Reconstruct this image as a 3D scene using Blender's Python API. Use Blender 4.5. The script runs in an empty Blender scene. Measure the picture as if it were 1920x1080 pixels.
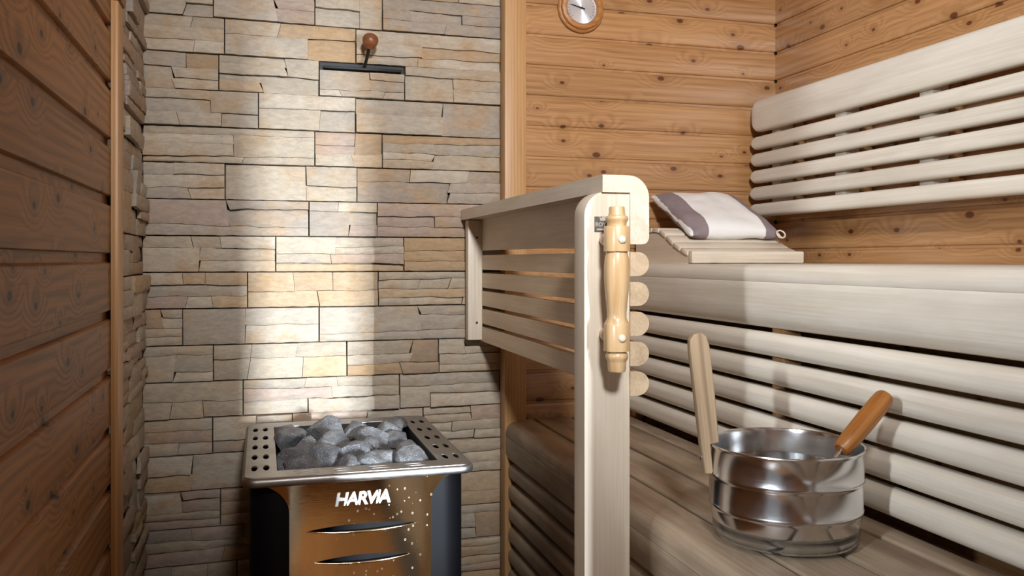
import bpy, bmesh, math, random
from mathutils import Vector, Matrix, noise

random.seed(7)
SC = bpy.context.scene
COL = SC.collection
PI = math.pi
ZC = 1.03                                   # eye height of the camera

# ------------------------------------------------------------------ camera, world, lights, exposure
cam_d = bpy.data.cameras.new('camera')
cam = bpy.data.objects.new('camera', cam_d)
COL.objects.link(cam)
cam.location = (0, 0, ZC)
cam.rotation_euler = (PI / 2, 0, -math.radians(16.37))
cam_d.sensor_width = 36.0
cam_d.lens = 30.0
cam_d.shift_y = -53.0 / 1920.0
cam_d.clip_start = 0.02
SC.camera = cam

world = bpy.data.worlds.new('world')
SC.world = world
world.use_nodes = True
bg = world.node_tree.nodes['Background']
bg.inputs[0].default_value = (0.95, 0.97, 1.0, 1)
bg.inputs[1].default_value = 0.22


def look(o, target):
    d = Vector(target) - o.location
    o.rotation_euler = d.to_track_quat('-Z', 'Y').to_euler()


def light(name, kind, loc, target, power, color=(1, 1, 1), size=.1, size_y=None, spot=None, blend=.5):
    d = bpy.data.lights.new(name, kind)
    d.energy = power
    d.color = color
    if kind == 'AREA':
        d.shape = 'RECTANGLE'
        d.size = size
        d.size_y = size_y or size
    else:
        d.shadow_soft_size = size
    if kind == 'SPOT':
        d.spot_size = math.radians(spot)
        d.spot_blend = blend
    o = bpy.data.objects.new(name, d)
    COL.objects.link(o)
    o.location = loc
    look(o, target)
    return o


# added light behind the front slit for the pale stripe on the stone, lamp beyond the open door in the left wall, lamp under the ceiling
light('added_stripe_light', 'AREA', (1.19, -2.0, 1.06), (.22, 2.3, 1.06), 500, (.80, .90, 1), .045, .50)
light('doorway_light', 'AREA', (-1.30, -.36, 1.55), (.98, 1.35, 1.05), 46, (.86, .93, 1), .06, .30)
light('ceiling_lamp', 'SPOT', (.18, -.30, 1.93), (.80, 2.1, 1.47), 250, (.94, .97, 1), .12, spot=72, blend=1.0)

SC.view_settings.view_transform = 'Standard'
SC.view_settings.look = 'None'
SC.view_settings.gamma = 1.0
SC.view_settings.use_curve_mapping = False
SC.view_settings.exposure = 0.03
SC.cycles.use_denoising = True
SC.cycles.max_bounces = 10


# ------------------------------------------------------------------ material helpers
def srgb(r, g, b):
    f = lambda c: (c / 255 / 12.92) if c / 255 <= .04045 else ((c / 255 + .055) / 1.055) ** 2.4
    return (f(r), f(g), f(b), 1)


class NT:
    def __init__(self, name):
        self.m = bpy.data.materials.new(name)
        self.m.use_nodes = True
        self.t = self.m.node_tree
        self.b = self.t.nodes['Principled BSDF']

    def n(self, typ, **kw):
        nd = self.t.nodes.new(typ)
        for k, v in kw.items():
            setattr(nd, k, v)
        return nd

    def l(self, a, b):
        self.t.links.new(a, b)

    def inp(self, nd, i, v):
        if hasattr(v, 'is_linked') or hasattr(v, 'links'):
            self.l(v, nd.inputs[i])
        else:
            nd.inputs[i].default_value = v

    def math(self, op, a, b=0.0, c=0.0):
        nd = self.n('ShaderNodeMath', operation=op)
        self.inp(nd, 0, a)
        self.inp(nd, 1, b)
        if op in ('MULTIPLY_ADD', 'SMOOTH_MIN'):
            self.inp(nd, 2, c)
        return nd.outputs[0]

    def vmath(self, op, a, b):
        nd = self.n('ShaderNodeVectorMath', operation=op)
        self.inp(nd, 0, a)
        self.inp(nd, 1, b)
        return nd.outputs[0]

    def noise(self, vec, scale, detail=3, rough=.55, dist=0):
        nd = self.n('ShaderNodeTexNoise')
        self.l(vec, nd.inputs['Vector'])
        nd.inputs['Scale'].default_value = scale
        nd.inputs['Detail'].default_value = detail
        nd.inputs['Roughness'].default_value = rough
        nd.inputs['Distortion'].default_value = dist
        return nd.outputs[0]

    def mix(self, f, a, b, blend='MIX'):
        nd = self.n('ShaderNodeMix', data_type='RGBA', blend_type=blend)
        self.inp(nd, 0, f)
        self.inp(nd, 6, a)
        self.inp(nd, 7, b)
        return nd.outputs[2]

    def rng(self, v, a, b, c, d, smooth=True):
        nd = self.n('ShaderNodeMapRange')
        if smooth:
            nd.interpolation_type = 'SMOOTHSTEP'
        self.inp(nd, 0, v)
        for i, x in enumerate((a, b, c, d)):
            nd.inputs[i + 1].default_value = x
        return nd.outputs[0]

    def bump(self, h, strength, dist):
        nd = self.n('ShaderNodeBump')
        nd.inputs['Strength'].default_value = strength
        nd.inputs['Distance'].default_value = dist
        self.l(h, nd.inputs['Height'])
        self.l(nd.outputs[0], self.b.inputs['Normal'])

    def coords(self, rand=True):
        tc = self.n('ShaderNodeTexCoord').outputs['Object']
        if not rand:
            return tc, None
        oi = self.n('ShaderNodeObjectInfo').outputs['Random']
        sc = self.n('ShaderNodeVectorMath', operation='SCALE')
        sc.inputs[0].default_value = (31.7, 17.3, 23.9)
        self.l(oi, sc.inputs['Scale'])
        return self.vmath('ADD', tc, sc.outputs[0]), oi


def wood(name, light_c, dark_c, rough=.5, knots=0.0, knot_c=(.05, .02, .01, 1), freq=260, wob=14, stain=None,
         stain_amt=0.0, var=.25, bump=.25, knot_scale=(6.0, 11.0), ring=.45, coat=0.0):
    t = NT(name)
    P, rnd = t.coords()
    q = t.vmath('MULTIPLY', P, (1.6, 9, 9))
    n_big = t.noise(q, 1.0, 2, .5)
    sep = t.n('ShaderNodeSeparateXYZ')
    t.l(P, sep.inputs[0])
    across = t.math('ADD', t.math('MULTIPLY', sep.outputs[1], .7), sep.outputs[2])
    g = t.math('ADD', t.math('MULTIPLY', across, freq), t.math('MULTIPLY', n_big, wob))
    kmask = None
    if knots > 0:
        comb = t.n('ShaderNodeCombineXYZ')
        t.l(t.math('MULTIPLY', sep.outputs[0], knot_scale[0]), comb.inputs[0])
        t.l(t.math('MULTIPLY', sep.outputs[2], knot_scale[1]), comb.inputs[1])
        comb.inputs[2].default_value = 0
        vo = t.n('ShaderNodeTexVoronoi', voronoi_dimensions='2D')
        vo.inputs['Scale'].default_value = 1
        t.l(comb.outputs[0], vo.inputs['Vector'])
        sc = t.n('ShaderNodeSeparateColor')
        t.l(vo.outputs['Color'], sc.inputs[0])
        on = t.math('GREATER_THAN', sc.outputs[0], 1 - knots)
        size = t.math('MULTIPLY_ADD', sc.outputs[1], .75, .35)
        d = t.math('DIVIDE', vo.outputs['Distance'], size)
        g = t.math('ADD', g, t.math('MULTIPLY', t.math('MULTIPLY', t.rng(d, 0, .75, 1, 0), on), 16))
        kmask = t.math('MULTIPLY', t.rng(d, .06, .105, 1, 0), on)
        halo = t.math('MULTIPLY', t.rng(d, .10, .38, .5, 0), on)
    rings = t.math('MULTIPLY_ADD', t.math('SINE', g), .5, .5)
    rings = t.math('POWER', rings, 1.6)
    fine = t.noise(t.vmath('MULTIPLY', P, (5, 240, 240)), 1.0, 3, .6)
    f = t.math('ADD', t.math('MULTIPLY', rings, ring), t.math('MULTIPLY', t.rng(fine, .3, .7, 0, 1), 1 - ring))
    f = t.math('MULTIPLY', f, t.rng(n_big, .25, .75, .55, 1.0))
    c = t.mix(f, light_c, dark_c)
    if kmask is not None:
        c = t.mix(halo, c, dark_c)
        c = t.mix(kmask, c, knot_c)
    if stain is not None:
        s = t.noise(t.vmath('MULTIPLY', P, (2.2, 7, 7)), 1.6, 4, .6)
        c = t.mix(t.math('MULTIPLY', t.rng(s, .38, .68, 0, 1), stain_amt), c, stain)
    hv = t.n('ShaderNodeHueSaturation')
    t.l(c, hv.inputs['Color'])
    t.l(t.math('MULTIPLY_ADD', rnd, var, 1 - var / 2), hv.inputs['Value'])
    t.l(hv.outputs[0], t.b.inputs['Base Color'])
    t.b.inputs['Roughness'].default_value = rough
    if coat:
        t.b.inputs['Coat Weight'].default_value = coat
        t.b.inputs['Coat Roughness'].default_value = .22
    t.bump(t.math('ADD', t.math('MULTIPLY', rings, -.5), fine), bump, .0006)
    return t.m


def plain(name, c, rough=.5, metal=0.0, bump=0, bscale=200, var=0.0):
    t = NT(name)
    P, rnd = t.coords()
    nz = t.noise(P, bscale, 3)
    if var:
        dark = (c[0] * (1 - var), c[1] * (1 - var), c[2] * (1 - var), 1)
        t.l(t.mix(nz, c, dark), t.b.inputs['Base Color'])
    else:
        t.b.inputs['Base Color'].default_value = c
    t.b.inputs['Roughness'].default_value = rough
    t.b.inputs['Metallic'].default_value = metal
    if bump:
        t.bump(nz, bump, .001)
    return t.m


M = {}
M['pine'] = wood('lacquered_pine', srgb(186, 140, 94), srgb(146, 100, 58), .34, .85, srgb(92, 50, 24), freq=330, wob=16,
                 var=.16, bump=.15, coat=.5, ring=.4, knot_scale=(7, 11.6))
M['brown'] = wood('brown_stained_spruce', srgb(168, 116, 62), srgb(106, 69, 34), .55, .6, srgb(52, 28, 14), freq=300,
                  wob=20, var=.22, bump=.5, knot_scale=(8, 13), ring=.6)
M['trim'] = wood('orange_pine_trim', srgb(198, 154, 104), srgb(164, 118, 72), .45, 0, freq=700, wob=4, var=.08)
M['aspen'] = wood('pale_aspen', srgb(226, 219, 206), srgb(206, 195, 176), .45, 0, freq=150, wob=18, stain=srgb(200, 190, 176),
                  stain_amt=.5, var=.08, bump=.12, ring=.35)
M['aspen_rail'] = wood('white_alder', srgb(226, 214, 196), srgb(204, 187, 164), .45, 0, freq=110, wob=14,
                       stain=srgb(196, 180, 160), stain_amt=.4, var=.06, bump=.1, ring=.3)
M['guard'] = wood('shaded_alder_slats', srgb(212, 190, 160), srgb(186, 160, 128), .45, 0, freq=120, wob=16, stain=srgb(176, 150, 118),
                  stain_amt=.4, var=.06, bump=.1, ring=.3)  # rail wood made browner: shade on the slats is put into the colour
M['bench'] = wood('greyed_aspen', srgb(176, 158, 136), srgb(138, 118, 96), .5, 0, freq=130, wob=20, stain=srgb(112, 88, 68),
                  stain_amt=.7, var=.12, bump=.15, ring=.35)
M['honey'] = wood('honey_turned_wood', srgb(212, 180, 136), srgb(184, 144, 96), .36, 0, freq=300, wob=26, var=.02, ring=.6, coat=.5)
M['grip'] = wood('varnished_grip', srgb(164, 106, 48), srgb(120, 68, 24), .4, 0, freq=350, wob=8, var=.02, bump=.3, ring=.5)
M['arm'] = wood('weathered_arm', srgb(170, 146, 116), srgb(112, 90, 66), .65, 0, freq=300, wob=16, var=.02, bump=.6, ring=.55)
M['knob'] = wood('dark_knob_wood', srgb(132, 78, 44), srgb(84, 44, 22), .4, 0, freq=300, wob=10, var=.02)
M['frame'] = wood('thermometer_frame', srgb(190, 132, 74), srgb(142, 88, 40), .45, 0, freq=420, wob=10, var=.02, bump=.4)
M['ceil'] = wood('ceiling_pine', srgb(205, 160, 110), srgb(170, 122, 74), .5, 0, freq=300, wob=14, var=.14)
M['black'] = plain('black_enamel', (.005, .005, .006, 1), .45, 0, .05, 600)
M['black'].node_tree.nodes['Principled BSDF'].inputs['Specular IOR Level'].default_value = .15
M['iron'] = plain('black_iron', (.012, .011, .010, 1), .55, .3, .2, 300)
M['mortar'] = plain('dark_mortar', srgb(70, 58, 48), .95, 0, .4, 150, .3)
M['floor'] = plain('slate_floor', srgb(120, 112, 105), .6, 0, .2, 40, .3)
M['white_plug'] = plain('birch_plug', srgb(232, 214, 192), .5, 0, .1, 200, .1)
M['silver'] = plain('silver_lettering', (.9, .9, .9, 1), .35, .3)
M['pewter'] = plain('pewter', srgb(120, 116, 110), .45, .6, .3, 900, .4)
M['pewter_l'] = plain('pewter_relief', srgb(215, 212, 205), .35, .6)


def stone_mat():
    t = NT('split_stone')
    P, rnd = t.coords()
    at = t.n('ShaderNodeVertexColor', layer_name='Col')
    n1 = t.noise(P, 9, 5, .62)
    n2 = t.noise(t.vmath('MULTIPLY', P, (1, 1, 2.6)), 42, 6, .65, .6)
    n3 = t.noise(P, 260, 3, .7)
    c = t.mix(t.rng(n1, .45, .75, 0, .8), at.outputs[0], srgb(184, 148, 106))
    c = t.mix(t.rng(n1, .50, .28, 0, .35), c, srgb(160, 150, 138))
    hv = t.n('ShaderNodeHueSaturation')
    t.l(c, hv.inputs['Color'])
    v = t.math('ADD', t.rng(n2, .3, .7, .74, .96), t.math('MULTIPLY_ADD', n3, .16, -.08))
    t.l(v, hv.inputs['Value'])
    t.l(hv.outputs[0], t.b.inputs['Base Color'])
    t.b.inputs['Roughness'].default_value = .72
    t.bump(t.math('ADD', n2, t.math('MULTIPLY', n3, .25)), .45, .004)
    return t.m


def rock_mat():
    t = NT('olivine_rock')
    P, rnd = t.coords()
    n1 = t.noise(P, 30, 4, .6)
    n2 = t.noise(P, 420, 2, .7)
    n3 = t.noise(P, 160, 4, .75)
    c = t.mix(t.rng(n1, .35, .7, 0, 1), srgb(92, 92, 94), srgb(128, 128, 128))
    c = t.mix(t.rng(n2, .60, .70, 0, .75), c, srgb(212, 210, 206))
    c = t.mix(t.rng(n2, .42, .32, 0, .6), c, srgb(40, 40, 42))
    t.l(c, t.b.inputs['Base Color'])
    t.b.inputs['Roughness'].default_value = .55
    t.bump(t.math('ADD', n3, t.math('MULTIPLY', n2, .4)), .8, .004)
    return t.m


def steel_mat(name, c, rough, brush=0.0, drops=False, axis=(1, 1, 90)):
    t = NT(name)
    P, rnd = t.coords(False)
    t.b.inputs['Metallic'].default_value = 1
    t.b.inputs['Base Color'].default_value = c
    t.b.inputs['Roughness'].default_value = rough
    st = t.noise(t.vmath('MULTIPLY', P, axis), 9, 4, .7)
    big = t.noise(P, 18, 4, .6)
    r = t.math('ADD', t.math('MULTIPLY_ADD', st, brush, rough - brush * .5), t.rng(big, .35, .8, 0, rough * .5))
    if drops:
        vo = t.n('ShaderNodeTexVoronoi', voronoi_dimensions='3D')
        t.l(t.vmath('MULTIPLY', P, (1, .2, .8)), vo.inputs['Vector'])
        vo.inputs['Scale'].default_value = 130
        sc = t.n('ShaderNodeSeparateColor')
        t.l(vo.outputs['Color'], sc.inputs[0])
        zone = t.noise(P, 9, 2)
        sep = t.n('ShaderNodeSeparateXYZ')
        t.l(P, sep.inputs[0])
        pref = t.math('ADD', t.math('MULTIPLY', sep.outputs[0], 2.2), zone)
        on = t.math('MULTIPLY', t.math('GREATER_THAN', sc.outputs[0], .72), t.rng(pref, .5, .72, 0, 1))
        rim = t.math('MULTIPLY', t.rng(vo.outputs['Distance'], .12, .19, 0, 1), t.rng(vo.outputs['Distance'], .19, .27, 1, 0))
        m_ = t.math('MULTIPLY', t.math('MULTIPLY', rim, on), .45)
        t.l(t.mix(m_, c, srgb(235, 228, 218)), t.b.inputs['Base Color'])
        t.l(t.math('SUBTRACT', 1.0, m_), t.b.inputs['Metallic'])
        r = t.math('ADD', r, t.math('MULTIPLY', m_, .5))
    t.l(r, t.b.inputs['Roughness'])
    if brush:
        t.bump(st, .08, .0006)
    return t.m


M['stone'] = stone_mat()
M['rock'] = rock_mat()
M['steel'] = steel_mat('bucket_steel', (.72, .72, .73, 1), .16, .10)
M['steel_rim'] = steel_mat('brushed_rim_steel', (.40, .38, .36, 1), .40, .12, axis=(90, 1, 1))
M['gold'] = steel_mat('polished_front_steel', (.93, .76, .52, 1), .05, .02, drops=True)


def dial_mat():
    t = NT('aluminium_dial')
    t.b.inputs['Base Color'].default_value = (.86, .86, .88, 1)
    t.b.inputs['Metallic'].default_value = .6
    t.b.inputs['Roughness'].default_value = .35
    t.b.inputs['Anisotropic'].default_value = .8
    tg = t.n('ShaderNodeTangent', direction_type='RADIAL', axis='Z')
    t.l(tg.outputs[0], t.b.inputs['Tangent'])
    return t.m


def glass_mat(name, ior=1.45, rough=0.0, c=(1, 1, 1, 1)):
    t = NT(name)
    t.b.inputs['Transmission Weight'].default_value = 1
    t.b.inputs['Roughness'].default_value = rough
    t.b.inputs['IOR'].default_value = ior
    t.b.inputs['Base Color'].default_value = c
    return t.m


def pillow_mat():
    t = NT('striped_linen')
    tc = t.n('ShaderNodeTexCoord').outputs['Object']
    sep = t.n('ShaderNodeSeparateXYZ')
    t.l(tc, sep.inputs[0])
    wv = t.noise(tc, 30, 2)
    x = t.math('ADD', sep.outputs[0], t.math('MULTIPLY_ADD', wv, .006, -.003))
    a = t.math('MULTIPLY', t.math('GREATER_THAN', x, -.128), t.math('LESS_THAN', x, -.082))
    b = t.math('MULTIPLY', t.math('GREATER_THAN', x, .088), t.math('LESS_THAN', x, .126))
    m_ = t.math('ADD', a, b)
    weave = t.noise(t.vmath('MULTIPLY', tc, (1, 1, 1)), 900, 2, .7)
    soft = t.noise(tc, 22, 4)
    c = t.mix(m_, srgb(246, 244, 241), t.mix(soft, srgb(158, 142, 144), srgb(124, 110, 114)))
    c = t.mix(t.math('MULTIPLY', weave, .12), c, srgb(150, 140, 132))
    t.l(c, t.b.inputs['Base Color'])
    t.b.inputs['Roughness'].default_value = .9
    t.bump(t.math('ADD', t.math('MULTIPLY', weave, .4), soft), .5, .004)
    return t.m


M['pillow'] = pillow_mat()
M['dial'] = dial_mat()
M['water'] = glass_mat('water', 1.33, 0.0, (.93, .97, .98, 1))
M['glass'] = glass_mat('pane_glass', 1.45)

# ------------------------------------------------------------------ object helpers
WORLD = {}


def T(x=0, y=0, z=0, rx=0, ry=0, rz=0):
    return Matrix.Translation((x, y, z)) @ Matrix.Rotation(rz, 4, 'Z') @ Matrix.Rotation(ry, 4, 'Y') @ Matrix.Rotation(rx, 4, 'X')


def link(o, parent=None, mw=None):
    COL.objects.link(o)
    mw = mw if mw is not None else Matrix.Identity(4)
    if parent is not None:
        o.parent = parent
        o.matrix_basis = WORLD[parent.name].inverted() @ mw
    else:
        o.matrix_basis = mw
    WORLD[o.name] = mw.copy()
    return o


def obj(name, mesh, mat=None, parent=None, mw=None):
    o = bpy.data.objects.new(name, mesh)
    if mat is not None and len(mesh.materials) == 0:
        mesh.materials.append(M[mat])
    return link(o, parent, mw)


def empty(name, loc, label, cat, group=None):
    o = bpy.data.objects.new(name, None)
    o.empty_display_size = .05
    link(o, None, T(*loc))
    o['label'] = label
    o['category'] = cat
    if group:
        o['group'] = group
    return o


def tag(o, label, cat, group=None):
    o['label'] = label
    o['category'] = cat
    if group:
        o['group'] = group
    return o


def struct(o, label=None):
    o['kind'] = 'structure'
    if label:
        o['label'] = label
    return o


def mesh_py(name, v, f, smooth=None):
    me = bpy.data.meshes.new(name)
    me.from_pydata(v, [], f)
    me.update()
    if smooth is not None:
        me.polygons.foreach_set('use_smooth', [True] * len(me.polygons))
        me.set_sharp_from_angle(angle=math.radians(smooth))
    return me


def bm_done(bm, name, smooth=None):
    bmesh.ops.recalc_face_normals(bm, faces=bm.faces)
    me = bpy.data.meshes.new(name)
    bm.to_mesh(me)
    bm.free()
    if smooth is not None:
        me.polygons.foreach_set('use_smooth', [True] * len(me.polygons))
        me.set_sharp_from_angle(angle=math.radians(smooth))
    return me


def box_mesh(name, x0, x1, y0, y1, z0, z1, bev=0.0, seg=2):
    bm = bmesh.new()
    bmesh.ops.create_cube(bm, size=1)
    for v in bm.verts:
        v.co = (x0 + (v.co.x + .5) * (x1 - x0), y0 + (v.co.y + .5) * (y1 - y0), z0 + (v.co.z + .5) * (z1 - z0))
    if bev:
        bmesh.ops.bevel(bm, geom=bm.edges[:], offset=bev, segments=seg, profile=.5, affect='EDGES')
    return bm_done(bm, name, 40 if bev else None)


def prism_mesh(name, prof, L, smooth=35, stations=None):
    """extrude a closed (y,z) profile along local x; stations = [(x, scale_z, shrink_y)]"""
    st = stations or [(0, 1, 1), (L, 1, 1)]
    cz = (min(p[1] for p in prof) + max(p[1] for p in prof)) / 2
    yb = max(p[0] for p in prof)
    n = len(prof)
    v, f = [], []
    for (x, sz, sy) in st:
        for (y, z) in prof:
            v.append((x, yb + (y - yb) * sy, cz + (z - cz) * sz))
    for k in range(len(st) - 1):
        for i in range(n):
            j = (i + 1) % n
            f.append((k * n + i, k * n + j, (k + 1) * n + j, (k + 1) * n + i))
    f.append(tuple(range(n - 1, -1, -1)))
    f.append(tuple((len(st) - 1) * n + i for i in range(n)))
    bm = bmesh.new()
    bv = [bm.verts.new(c) for c in v]
    for q in f:
        bm.faces.new([bv[i] for i in q])
    return bm_done(bm, name, smooth)


def arc(cx, cz, r, a0, a1, n=5):
    return [(cx + r * math.cos(a0 + (a1 - a0) * i / n), cz + r * math.sin(a0 + (a1 - a0) * i / n)) for i in range(n + 1)]


def rrect(y0, y1, z0, z1, r_front, r_back=.002, n=5):
    """rounded rectangle profile, front = y0 side"""
    p = []
    p += arc(y0 + r_front, z0 + r_front, r_front, PI * 1.5, PI, n)
    p += arc(y0 + r_front, z1 - r_front, r_front, PI, PI / 2, n)
    p += arc(y1 - r_back, z1 - r_back, r_back, PI / 2, 0, 2)
    p += arc(y1 - r_back, z0 + r_back, r_back, 0, -PI / 2, 2)
    return p


def ends(L, er, h, n=4):
    """stations with rounded ends of radius er for a slat of height h"""
    st = []
    for i in range(n + 1):
        a = PI / 2 * i / n
        st.append((er * (1 - math.sin(a)), 1 - 2 * er * (1 - math.cos(a)) / h, 1))
    st = st[::-1]
    out = [(er - er * math.sin(PI / 2 * (n - i) / n), 1 - 2 * er * (1 - math.cos(PI / 2 * (n - i) / n)) / h, 1) for i in range(n + 1)]
    return out + [(L - x, s, y) for (x, s, y) in out[::-1]]


def lathe_mesh(name, prof, seg=32, smooth=30):
    """prof = [(r, z)] along local z"""
    v, f = [], []
    for (r, z) in prof:
        for i in range(seg):
            a = 2 * PI * i / seg
            v.append((r * math.cos(a), r * math.sin(a), z))
    for k in range(len(prof) - 1):
        for i in range(seg):
            j = (i + 1) % seg
            f.append((k * seg + i, k * seg + j, (k + 1) * seg + j, (k + 1) * seg + i))
    bm = bmesh.new()
    bv = [bm.verts.new(c) for c in v]
    for q in f:
        try:
            bm.faces.new([bv[i] for i in q])
        except ValueError:
            pass
    if prof[0][0] > 1e-5:
        bm.faces.new([bv[i] for i in range(seg)][::-1])
    if prof[-1][0] > 1e-5:
        bm.faces.new([bv[(len(prof) - 1) * seg + i] for i in range(seg)])
    bmesh.ops.remove_doubles(bm, verts=bm.verts[:], dist=1e-6)
    return bm_done(bm, name, smooth)


def curve_mesh(name, outlines, extrude, bevel=0.0, smooth=30):
    """filled 2D outlines with holes -> mesh in local xy, thickness along z"""
    cu = bpy.data.curves.new(name, 'CURVE')
    cu.dimensions = '2D'
    cu.fill_mode = 'BOTH'
    cu.extrude = extrude
    cu.bevel_depth = bevel
    cu.bevel_resolution = 2
    for pts in outlines:
        s = cu.splines.new('POLY')
        s.points.add(len(pts) - 1)
        for p, q in zip(s.points, pts):
            p.co = (q[0], q[1], 0, 1)
        s.use_cyclic_u = True
    return from_curve(cu, name, smooth)


def from_curve(cu, name, smooth=30):
    tmp = bpy.data.objects.new('tmp', cu)
    COL.objects.link(tmp)
    dg = bpy.context.evaluated_depsgraph_get()
    dg.update()
    me = bpy.data.meshes.new_from_object(tmp.evaluated_get(dg))
    me.name = name
    bpy.data.objects.remove(tmp)
    me.materials.clear()
    if smooth:
        me.polygons.foreach_set('use_smooth', [True] * len(me.polygons))
        me.set_sharp_from_angle(angle=math.radians(smooth))
    return me


def text_mesh(name, body, size, extrude=.0008, shear=0.0, spacing=1.0, bold=0.0, align='CENTER'):
    cu = bpy.data.curves.new(name, 'FONT')
    cu.body = body
    cu.size = size
    cu.extrude = extrude
    cu.shear = shear
    cu.space_character = spacing
    cu.offset = bold
    cu.align_x = align
    cu.align_y = 'CENTER'
    return from_curve(cu, name, None)


def tube_mesh(name, pts, r, seg=12):
    pts = [Vector(p) for p in pts]
    v, f = [], []
    up = Vector((0, 0, 1))
    for k, p in enumerate(pts):
        d = (pts[min(k + 1, len(pts) - 1)] - pts[max(k - 1, 0)]).normalized()
        a = d.cross(up)
        if a.length < .05:
            a = d.cross(Vector((0, 1, 0)))
        a.normalize()
        b = d.cross(a).normalized()
        rr = r[k] if isinstance(r, (list, tuple)) else r
        for i in range(seg):
            t = 2 * PI * i / seg
            v.append(p + a * rr * math.cos(t) + b * rr * math.sin(t))
    for k in range(len(pts) - 1):
        for i in range(seg):
            j = (i + 1) % seg
            f.append((k * seg + i, k * seg + j, (k + 1) * seg + j, (k + 1) * seg + i))
    f.append(tuple(range(seg))[::-1])
    f.append(tuple((len(pts) - 1) * seg + i for i in range(seg)))
    bm = bmesh.new()
    bv = [bm.verts.new(c) for c in v]
    for q in f:
        bm.faces.new([bv[i] for i in q])
    return bm_done(bm, name, 40)


ROT_BACK, ROT_RIGHT, ROT_LEFT = 0.0, -PI / 2, PI / 2   # local x along the grain, local -y faces the room

# ------------------------------------------------------------------ the room shell
XL, XR, YB, YF, ZT = -.27, 1.504, 2.30, -.55, 2.10

struct(obj('floor', box_mesh('floor', XL - .12, XR + .12, YF - .1, YB + .12, -.08, 0), 'floor'))
fl = bpy.data.objects['floor']
ceiling = struct(obj('ceiling', box_mesh('ceiling', XL - .12, XR + .12, YF - .1, YB + .12, ZT + .014, ZT + .09), 'ceil'))
pc = prism_mesh('ceiling_board', [(.008, 0), (.008, .007), (0, .009), (0, .0857), (.014, .0857), (.014, 0)], XR - XL)
for k in range(33):
    y = YB - .09 - k * .0857
    if y > YF:
        obj('board', pc, 'ceil', ceiling, T(XL, y, ZT, rx=-PI / 2) @ Matrix.Identity(4))

pf = prism_mesh('floor_plank', [(0, 0), (.085, 0), (.085, .018), (.083, .020), (.002, .020), (0, .018)], 2.0)
for k in range(9):
    obj('plank', pf, 'pine', fl, T(-.262 + k * .0985, 1.55, .0005, rz=ROT_RIGHT))

# pine panelling: shared profile, one board per course
PITCH = .0857
PINE_Z0 = ZC + .626 - PITCH * 19


def pine_profile(p=PITCH):
    return [(.0065, 0), (.0065, .0065), (.002, .0075), (.0006, .0095), (0, .0125), (0, p - .006), (.0006, p - .003), (.0025, p - .001),
            (.0065, p), (.014, p), (.014, 0)]


XS = .6445                                       # right end of the stone
wall_back_pine = struct(obj('wall_back_pine', box_mesh('wb', XS + .03, XR + .1, 2.285, 2.40, 0, ZT), 'mortar'))
bb = prism_mesh('pine_board', pine_profile(), XR - (XS + .035))
wall_right = struct(obj('wall_right', box_mesh('wr', XR + .014, XR + .12, YF, 2.285, 0, ZT), 'mortar'))
br = prism_mesh('pine_board_long', pine_profile(), 2.271 - YF)
for k in range(-1, 25):
    z = PINE_Z0 + k * PITCH
    if z < 0 or z + PITCH > ZT + .01:
        continue
    obj('board', bb, 'pine', wall_back_pine, T(XS + .035, 2.271, z))
    obj('board', br, 'pine', wall_right, T(XR, 2.271, z, rz=ROT_RIGHT))

# left wall of brown boards, with the open doorway beside the camera
LP = .1075
wall_left = struct(obj('wall_left', box_mesh('wl', XL - .12, XL - .016, .53, 1.80, 0, ZT), 'mortar'))
lp = [(0, .004), (0, LP - .020), (.002, LP - .0185), (.009, LP - .016), (.009, LP), (.016, LP), (.016, 0), (.004, 0), (.001, .0015)]
bl = prism_mesh('brown_board', lp, 1.760 - .53)
z0 = ZC + .02 - LP * 9
for k in range(19):
    z = z0 + k * LP
    if z + LP < ZT + .02:
        obj('board', bl, 'brown', wall_left, T(XL, .53, z - LP * .15 + .008, rz=ROT_LEFT))
wall_entry = struct(obj('wall_entry', box_mesh('we', XL - .12, XL, YF, -.25, 0, ZT), 'brown'))
struct(obj('trim_5', box_mesh('lintel', XL - .12, XL, -.25, .53, 1.98, ZT), 'brown'))
tr1 = struct(obj('trim_1', box_mesh('t1', 0, 1.515, -.031, .031, -.0066, .0066, .0015), 'trim', None, T(-.2633, 1.769, 0, ry=-PI / 2)))
tr2 = struct(obj('trim_2', box_mesh('t2', 0, .58, -.031, .033, -.0085, .0085, .0015), 'brown', None, T(-.2614, 1.769, 1.517, ry=-PI / 2)))

# front wall behind the camera: boards around an added slit, sized to shape the light stripe
wf = struct(obj('wall_front', box_mesh('wf1', XL, .785, YF - .1, YF, 0, ZT), 'pine'))
obj('panel', box_mesh('wf2', .785, .898, YF - .1, YF, 0, .66), 'pine', wf)
obj('panel', box_mesh('wf3', .785, .898, YF - .1, YF, 1.16, ZT), 'pine', wf)
obj('panel', box_mesh('wf4', .898, XR + .1, YF - .1, YF, 0, ZT), 'pine', wf)

# corner post between stone and pine
struct(obj('trim_3', box_mesh('t3', 0, ZT, -.024, .024, -.031, .031, .003), 'trim', None, T(XS + .0245, 2.266, 0, ry=-PI / 2)))

# ------------------------------------------------------------------ stone cladding
PAL = [srgb(186, 170, 148), srgb(190, 174, 152), srgb(182, 168, 150), srgb(190, 164, 132), srgb(182, 152, 116), srgb(180, 158, 142),
       srgb(172, 158, 142), srgb(196, 182, 162), srgb(170, 144, 118)]
WGT = [5, 5, 5, 3, 1.5, 3, 2.5, 4, 1]


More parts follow.
